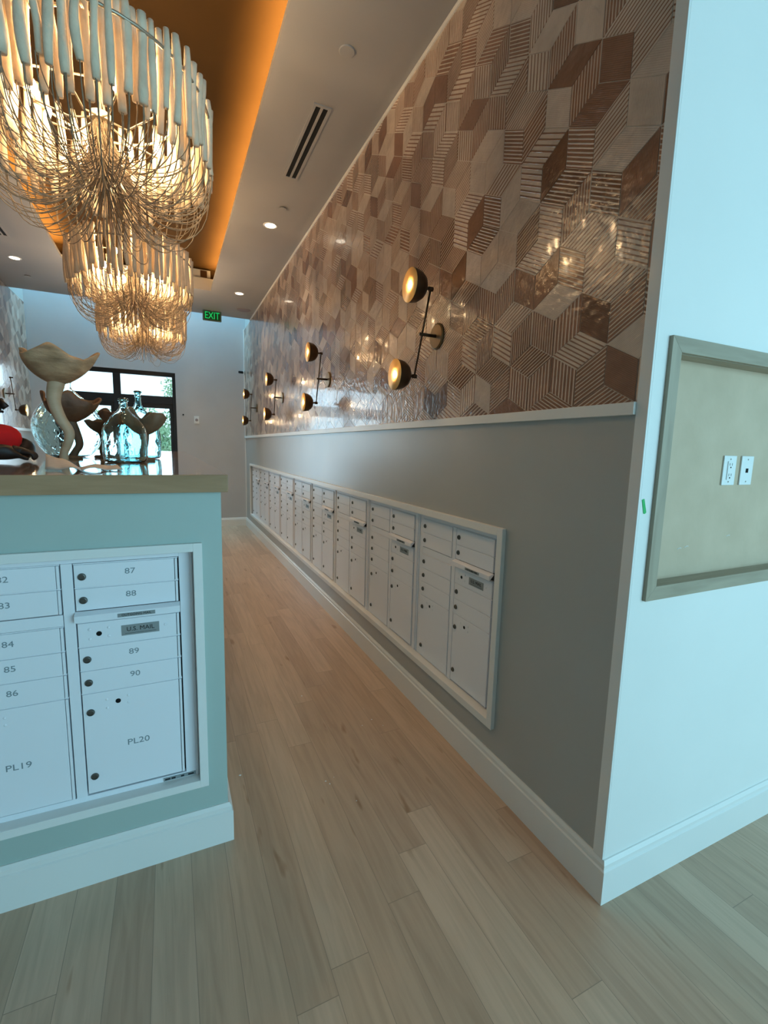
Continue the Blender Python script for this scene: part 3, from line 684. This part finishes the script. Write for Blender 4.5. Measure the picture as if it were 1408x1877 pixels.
# ------------------------------------------------------------------ chandeliers
def make_chandelier(label):
    t = thing('chandelier', label, 'chandelier', group='chandeliers over the counter')
    rnd = random.Random(3)
    rx, ry = .47, .58; zt, zb = 3.165, 2.85
    def ell(a, k=1.0): return (rx*k*math.cos(a), ry*k*math.sin(a))
    for k, z in ((1.0, 3.09), (.72, 3.16)):
        pts = [(*ell(2*math.pi*i/48, k), z) for i in range(49)]
        MB().tube(pts, .0065, 8, False).build('ring', M['ring'], t, smooth=True)
    for a in (0, 90, 180, 270):
        x, y = ell(R(a)); MB().tube([(x, y, 3.09), (x*.72, y*.72, 3.16), (0, 0, 3.20)], .005, 8).build('spoke', M['ring'], t, smooth=True)
    MB().tube([(0, 0, 3.20), (0, 0, 4.0)], .008, 8).build('hanging_rod', M['ring'], t, smooth=True)
    MB().lathe([(.0001, 4.03), (.06, 4.03), (.06, 4.01), (.012, 3.99), (.0001, 3.99)], (0,0,0), 24).build('canopy', M['ring'], t, smooth=False)
    MB().lathe([(.02, 3.06), (.045, 3.05), (.045, 3.02), (.02, 3.01)], (0,0,0), 20).build('hub', M['ring'], t)
    MB().tube([(0, 0, 3.20), (0, 0, 3.02)], .006, 8).build('stem', M['ring'], t)
    for i in range(8):
        a = R(45*i+20); x, y = ell(a, .52); z = 3.00 + (.05 if i % 2 else 0)
        c_ = MB().tube([(0, 0, 3.04), (x*.5, y*.5, 2.98), (x, y, z-.02), (x, y, z)], .0045, 8).build('arm', M['ring'], t, smooth=True)
        bu = MB().lathe([(.0001, z), (.009, z+.002), (.014, z+.018), (.012, z+.036), (.004, z+.054), (.0001, z+.058)], (x, y, 0), 12).build('bulb', M['candle'], t, smooth=True)
        l = bpy.data.lights.new('chandelier_lamp', 'POINT'); l.energy = 6.3; l.color = (1, .67, .34); l.shadow_soft_size = .03
        o = bpy.data.objects.new('chandelier_lamp', l); col.objects.link(o); o.parent = t; o.location = (x, y, z+.095)
    strands = MB(); cnt = 0
    for ring, n, k, z0, z1_ in ((0, 60, 1.0, zt, zb), (1, 40, .76, zt+.085, zb+.03)):
        for i in range(n):
            a = 2*math.pi*(i+rnd.uniform(-.2, .2))/n; kk = k*rnd.uniform(.965, 1.03)
            x, y = ell(a, kk); top = z0+rnd.uniform(-.012, .018); bot = z1_+rnd.choice((-.02, 0, .035))+rnd.uniform(-.012, .012)
            r0 = rnd.uniform(.0135, .0180)
            b1, b2 = rnd.uniform(-.011, .011), rnd.uniform(-.011, .011); ph = rnd.uniform(0, 6)
            pts, rs = [], []
            for q in range(8):
                u = q/7; pts.append((x+b1*math.sin(u*4+ph), y+b2*math.sin(u*5+ph), bot+(top-bot)*u)); rs.append(r0*(1+.12*math.sin(u*7+ph))*(.86 if q in (0, 7) else 1))
            MB().tube(pts, rs, 10).build('tube', M['clay'], t, smooth=True)
            # cords: each tube feeds loops that sag and gather at the middle
            for j in range(2 if (ring or i % 2) else 3):
                aj = a+rnd.uniform(-.05, .05)
                ex, ey = .028*math.cos(aj*3+j), .028*math.sin(aj*3+j)
                depth = (rnd.uniform(.26, .33) if j == 0 else rnd.uniform(.10, .29)) * (1 if ring == 0 else .72)
                p0, p1 = Vector((x+rnd.uniform(-.006,.006), y+rnd.uniform(-.006,.006), bot+.004)), Vector((x*1.05, y*1.05, bot-depth*1.15))
                g_ = rnd.uniform(.10, .24); p2, p3 = Vector((x*g_, y*g_, bot-depth*1.30)), Vector((ex, ey, 2.97+rnd.uniform(0, .08)))
                pts = []
                for q in range(15):
                    u = q/14; pts.append(p0*(1-u)**3+p1*3*u*(1-u)**2+p2*3*u*u*(1-u)+p3*u**3)
                if j == 0: MB().tube(pts, .0021, 5, False).build('cord', M['cord'], t, smooth=True)
                else: strands.tube(pts, .0020, 5, False)
    so = strands.build('cord_strands', M['cord'], t, smooth=True); so['kind'] = 'stuff'
    return t
ch = make_chandelier('nearest and largest-looking clay tube chandelier, cut by the top left of the view')
spots = ((2.70, ch['label']), (4.77, 'middle clay tube chandelier over the counter, between the other two'), (6.58, 'farthest clay tube chandelier, lowest in the view above the entrance'))
for k, (y, lb) in enumerate(spots):
    q = ch if k == 0 else copy_tree(ch)
    q.location = (-.235, y, 0); q['label'] = lb

# ------------------------------------------------------------------ things on the worktop
ZW = 1.4535
def carafe(name, x, y, prof, m, label, th=.004):
    t = thing(name, label, 'glass vessel', (x, y, ZW+.0005), group='handblown glass vessels on the worktop')
    inner = [(max(r_-th, .0005), max(h, .008)) for r_, h in prof][::-1]
    mb = MB().lathe(prof+inner, (0,0,0), 48)
    mb.f = [q for q in mb.f if len(q) == 4]
    n = 48; mb.f.append(tuple(range(n))[::-1]); mb.f.append(tuple(len(mb.v)-n+k for k in range(n)))
    mb.build('vessel', m, t, smooth=True)
    rr, hh = prof[-1]
    MB().lathe([(rr-.003, hh-.014), (rr+.004, hh-.012), (rr+.005, hh-.004), (rr-.001, hh+.001), (rr-.004, hh-.004), (rr-.003, hh-.014)], (0,0,0), 32).build('lip', m, t, smooth=True)
    return t
def smoothprof(pts, n=4):
    out = []
    P = [pts[0]]+list(pts)+[pts[-1]]
    for i in range(1, len(P)-2):
        for k in range(n):
            u = k/n; p = []
            for c_ in range(2):
                a, b_, c2, d = P[i-1][c_], P[i][c_], P[i+1][c_], P[i+2][c_]
                p.append(.5*(2*b_+(c2-a)*u+(2*a-5*b_+4*c2-d)*u*u+(3*b_-a-3*c2+d)*u**3))
            out.append(tuple(p))
    out.append(pts[-1]); return out
carafe('glass_demijohn', -.592, 3.62, smoothprof([(.085,0),(.13,.02),(.175,.09),(.195,.175),(.188,.24),(.150,.315),(.085,.385),(.036,.43),(.029,.455),(.031,.485)]), M['glass'], 'largest round aqua glass demijohn behind the tall pale carved mushroom')
carafe('glass_bottle', -.208, 2.76, smoothprof([(.085,0),(.098,.010),(.103,.06),(.103,.135),(.096,.18),(.066,.225),(.034,.258),(.021,.285),(.020,.325)]), M['glass'], 'broad clear glass bottle in front, nearest the open booklet')
carafe('glass_bottle', -.175, 3.44, smoothprof([(.10,0),(.120,.012),(.126,.08),(.122,.17),(.098,.235),(.055,.29),(.026,.335),(.018,.37),(.019,.432)]), M['glassb'], 'taller slim-necked blue glass bottle, rearmost of the bottles')

def carved(x, y, cup_z0, cup_z1, r, sq, stalk, srad, mc, ms, label, seed, lobes=4, tilt=0.0, flare=1.0, base=True):
    t = thing('carved_mushroom', label, 'sculpture', (x, y, ZW+.0005), group='carved wooden mushrooms on the worktop')
    rnd = random.Random(seed); ph, ph2 = rnd.uniform(0, 6), rnd.uniform(0, 6)
    H = cup_z1-cup_z0; cx, cy = stalk[-1][0], stalk[-1][1]
    n, m = 64, 14; vs, fs = [], []
    for i in range(m+1):
        v = i/m
        for k in range(n):
            a = 2*math.pi*k/n
            lob = 1+(.13*math.sin(lobes*a+ph)+.09*math.sin((lobes+2)*a+ph2)+.045*math.sin(9*a+ph))*v**2
            rr = r*(.10+.90*math.sin(v*math.pi/2)**(1.15))*lob*flare
            zz = cup_z0+H*(v**1.5)*(1+(.13*math.sin(lobes*a+ph2)+.10*math.sin((lobes+1)*a+ph)+.05*math.sin(7*a+ph2))*v)
            zz -= .10*H*max(0, v-.85)/.15*(.5+.5*math.sin(lobes*a+ph))
            vs.append((cx+rr*math.cos(a), cy+rr*sq*math.sin(a), zz+tilt*rr*math.cos(a)))
    for i in range(m):
        for k in range(n): fs.append((i*n+k, i*n+(k+1) % n, (i+1)*n+(k+1) % n, (i+1)*n+k))
    fs.append(tuple(range(n))[::-1])
    o = MB().add(vs, fs).build('cup', mc, t, smooth=True)
    s_ = o.modifiers.new('solid', 'SOLIDIFY'); s_.thickness = .009; s_.offset = -1
    st = [Vector(p) for p in stalk]; P = [st[0]]+st+[st[-1]]; pts, rs = [], []
    R_ = [srad[0]]+list(srad)+[srad[-1]]
    for i in range(1, len(P)-2):
        for k in range(6):
            u = k/6; pts.append(.5*(2*P[i]+(P[i+1]-P[i-1])*u+(2*P[i-1]-5*P[i]+4*P[i+1]-P[i+2])*u*u+(3*P[i]-P[i-1]-3*P[i+1]+P[i+2])*u**3)); rs.append(R_[i]+(R_[i+1]-R_[i])*u)
    pts.append(st[-1]); rs.append(srad[-1])
    MB().tube(pts, rs, 18).build('stalk', ms, t, smooth=True)
    if base:
        MB().lathe([(.0001, 0), (.050, 0), (.052, .008), (.046, .018), (.0001, .020)], (stalk[0][0], stalk[0][1], 0), 28).build('base', ms, t, smooth=False)
    return t
# coordinates are relative to the foot of each sculpture
carved(-.503, 2.90, .395, .545, .150, .75, [(0,0,.002), (.004,0,.045), (.024,0,.095), (.030,0,.150), (-.002,0,.215), (-.024,0,.290), (-.022,0,.345), (-.004,0,.415)],
       [.021,.019,.021,.025,.027,.029,.033,.040], M['mushA'], M['stalkA'], 'tallest carved mushroom with a pale cup and a curving cream stalk', 4, lobes=3, base=False)
carved(-.515, 3.22, .205, .350, .140, .80, [(0,0,.012), (.018,0,.045), (.038,0,.085), (.026,0,.150), (.0,0,.215)], [.022,.019,.020,.022,.030],
       M['mushB'], M['mushC'], 'dark rust carved mushroom behind the tallest one, in front of the demijohn', 8, lobes=3)
carved(-.290, 3.22, .185, .285, .080, .85, [(0,0,.012), (.008,0,.06), (-.006,0,.12), (0,0,.195)], [.016,.013,.014,.022], M['mushB'], M['mushC'], 'small rust carved mushroom between the demijohn and the bottles', 12, lobes=4)
carved(-.382, 3.42, .150, .235, .085, .85, [(0,0,.012), (-.008,0,.05), (.004,0,.10), (0,0,.160)], [.016,.013,.014,.022], M['mushC'], M['mushC'], 'low brown carved mushroom at the back beside the demijohn', 15, lobes=4)
carved(-.128, 3.02, .145, .270, .112, .80, [(0,0,.012), (-.010,0,.05), (.004,0,.10), (0,0,.160)], [.018,.014,.015,.026], M['mushC'], M['mushC'], 'wide brown carved mushroom at the right end of the group', 21, lobes=4)

# open booklet
bk = thing('open_booklet', 'open printed booklet lying near the worktop edge', 'booklet', (-.276, 1.865, ZW))
def page(side, lift, nm):
    vs, fs = [], []; n, m = 10, 6
    for i in range(n+1):
        u = i/n
        for j in range(m+1):
            v = j/m
            x = side*.118*u - .030*v*1.2; y = .085*u*1.0 + .20*v
            z = .003+.010*math.sin(min(1, u*1.6)*math.pi)*.9 + lift*u*v + .002*math.sin(u*9+v*3)
            vs.append((x, y, z))
    for i in range(n):
        for j in range(m): fs.append((i*(m+1)+j, (i+1)*(m+1)+j, (i+1)*(m+1)+j+1, i*(m+1)+j+1))
    o = MB().add(vs, fs).build(nm, M['paper'], bk, smooth=True); s_ = o.modifiers.new('t', 'SOLIDIFY'); s_.thickness = .0022
page(-1, .050, 'page'); page(1, .010, 'page')
# crumbs of paint on the floor
cg = 'white paint chips on the floor'
for k, (x, y, r_) in enumerate(((.251,2.088,.006), (.626,1.867,.005), (.613,1.891,.004), (.657,1.901,.003), (.703,1.721,.003), (.702,2.667,.006), (1.009,2.266,.005), (1.008,2.382,.003), (.937,2.232,.004), (1.046,2.187,.003))):
    rnd = random.Random(k); mb = MB(); n = 6
    q = [(r_*rnd.uniform(.5, 1.2)*math.cos(6.283*i/n), r_*rnd.uniform(.5, 1.2)*math.sin(6.283*i/n)) for i in range(n)]
    mb.add([(a_, b_, 0) for a_, b_ in q]+[(a_*.8, b_*.8, .0016) for a_, b_ in q], [tuple(range(n))[::-1], tuple(range(n, 2*n))]+[(i, (i+1) % n, n+(i+1) % n, n+i) for i in range(n)])
    o = mb.build('paint_chip', M['outlet']); o.location = (x, y, .0002)
    tag(o, ['white paint chip on the floor beside the counter baseboard', 'tiny white paint chip on the floor in mid aisle', 'tiny white paint chip on the floor in mid aisle', 'tiny white paint chip on the floor in mid aisle',
            'tiny white paint chip on the floor in mid aisle', 'white paint chip alone farthest down the aisle', 'white paint chip, largest below the wall mailboxes', 'tiny white paint chip on the floor below the wall mailboxes', 'tiny white paint chip on the floor below the wall mailboxes', 'tiny white paint chip on the floor below the wall mailboxes'][k], 'paint chip', cg)

# ------------------------------------------------------------------ person behind the counter
def skin_mesh(name, joints, edges, m, parent, root=0, sub=2):
    me = bpy.data.meshes.new(name); me.from_pydata([j[:3] for j in joints], edges, []); me.update()
    me.materials.append(m); o = bpy.data.objects.new(name, me); col.objects.link(o); o.parent = parent
    sk = o.modifiers.new('skin', 'SKIN'); me.skin_vertices
    if not me.skin_vertices: me.attributes
    for i, j in enumerate(joints):
        r_ = j[3] if isinstance(j[3], tuple) else (j[3], j[3])
        me.skin_vertices[0].data[i].radius = r_; me.skin_vertices[0].data[i].use_root = (i == root)
    ss = o.modifiers.new('sub', 'SUBSURF'); ss.levels = sub; ss.render_levels = sub
    sk.use_smooth_shade = True
    return o
def new_skin(name, joints, edges, m, parent, root=0, sub=2):
    import bmesh
    me = bpy.data.meshes.new(name); bm = bmesh.new(); lay = bm.verts.layers.skin.verify()
    vs = []
    for i, j in enumerate(joints):
        v = bm.verts.new(j[:3]); r_ = j[3] if isinstance(j[3], tuple) else (j[3], j[3]); v[lay].radius = r_; v[lay].use_root = (i == root); vs.append(v)
    for a_, b_ in edges: bm.edges.new((vs[a_], vs[b_]))
    bm.to_mesh(me); bm.free(); me.materials.append(m)
    o = bpy.data.objects.new(name, me); col.objects.link(o); o.parent = parent
    sk = o.modifiers.new('skin', 'SKIN'); sk.use_smooth_shade = True
    ss = o.modifiers.new('sub', 'SUBSURF'); ss.levels = sub; ss.render_levels = sub
    return o
PX, PY = -1.21, 2.78
p = thing('person', 'person in a red shirt leaning on the worktop at the left edge', 'person')
J = [(PX,PY,.98,.135), (PX+.08,PY,1.22,.13), (PX+.22,PY,1.46,(.15,.12)), (PX+.32,PY,1.585,.065), (PX+.35,PY,1.66,.070), (PX+.345,PY,1.735,.070),   # 0-5 pelvis..head
     (PX+.30,PY-.18,1.545,.058), (PX+.22,PY-.24,1.40,.048), (-.84,2.60,1.502,.048), (-.675,2.66,1.500,.036), (-.635,2.67,1.500,.032),               # 6-10 near arm
     (PX+.34,PY+.16,1.56,.058), (-.68,3.02,1.52,.048), (-.66,2.90,1.495,.036), (-.66,2.84,1.49,.027),                                                 # 11-14 far arm
     (PX,PY-.10,.93,.095), (PX-.02,PY-.11,.52,.062), (PX-.02,PY-.12,.10,.042), (PX+.12,PY-.12,.04,.035),
     (PX,PY+.10,.93,.095), (PX-.02,PY+.11,.52,.062), (PX-.02,PY+.12,.10,.042), (PX+.12,PY+.12,.04,.035)]
Ed = [(0,1),(1,2),(2,3),(3,4),(4,5),(2,6),(6,7),(7,8),(8,9),(9,10),(2,11),(11,12),(12,13),(13,14),(0,15),(15,16),(16,17),(17,18),(0,19),(19,20),(20,21),(21,22)]
# near hand: palm and five curled fingers
base_i = 10
for k, (dy, ln) in enumerate(((-.030, .030), (-.010, .036), (.010, .034), (.028, .027))):
    i = len(J)
    J += [(-.600, 2.67+dy, 1.498, .011), (-.580, 2.67+dy*1.05, 1.494, .0095), (-.573, 2.67+dy*1.05, 1.494-ln*.55, .0085), (-.583, 2.67+dy, 1.494-ln*.85, .007)]
    Ed += [(base_i, i), (i, i+1), (i+1, i+2), (i+2, i+3)]
i = len(J); J += [(-.622, 2.628, 1.482, .011), (-.602, 2.618, 1.473, .0095), (-.588, 2.624, 1.469, .008)]; Ed += [(9, i), (i, i+1), (i+1, i+2)]
new_skin('body', J, Ed, M['skin'], p, 0)
sh = [(PX,PY,1.00,.15), (PX+.08,PY,1.22,.148), (PX+.22,PY,1.46,(.168,.135)), (PX+.30,PY,1.545,.085),
      (PX+.30,PY-.18,1.545,.078), (PX+.23,PY-.24,1.43,.068), (PX+.42,PY+.04,1.570,.085), (-.645,2.84,1.562,.066)]
new_skin('shirt', sh, [(0,1),(1,2),(2,3),(2,4),(4,5),(2,6),(6,7)], M['shirt'], p, 0)
tr = [(PX,PY,.98,.15), (PX,PY-.10,.92,.112), (PX-.02,PY-.11,.52,.08), (PX-.02,PY-.12,.08,.065), (PX,PY+.10,.92,.112), (PX-.02,PY+.11,.52,.08), (PX-.02,PY+.12,.08,.065)]
new_skin('trousers', tr, [(0,1),(1,2),(2,3),(0,4),(4,5),(5,6)], M['trouser'], p, 0)
HX, HY, HZ = PX+.392, PY, 1.730
hm = MB().ball((HX-.012, HY, HZ+.030), .104, 24, 14, (1, .86, 1.0)); 
hm.build('hair', M['hair'], p, smooth=True)
bd = MB().ball((HX+.022, HY, HZ-.070), .062, 18, 10, (1, .95, .9)); bd.build('beard', M['hair'], p, smooth=True)
fm = MB(); fm.ball((HX+.052, HY, HZ-.010), .062, 20, 12, (.85, 1, 1.15)); fm.tube([(HX+.100, HY, HZ+.012), (HX+.120, HY, HZ-.018), (HX+.105, HY, HZ-.024)], [.008, .014, .012], 8)
fm.build('face', M['skin'], p, smooth=True)
for s_ in (-1, 1):
    MB().ball((HX, HY+s_*.092, HZ-.004), .030, 12, 8, (.7, .3, 1)).build('ear', M['skin'], p, smooth=True)
    MB().ball((HX+.099, HY+s_*.026, HZ+.012), .009, 10, 6).build('eye', M['black'], p, smooth=True)
MB().tube([(HX+.100, HY-.02, HZ-.042), (HX+.106, HY, HZ-.044), (HX+.100, HY+.02, HZ-.042)], .006, 8).build('mouth', M['skin'], p, smooth=True)
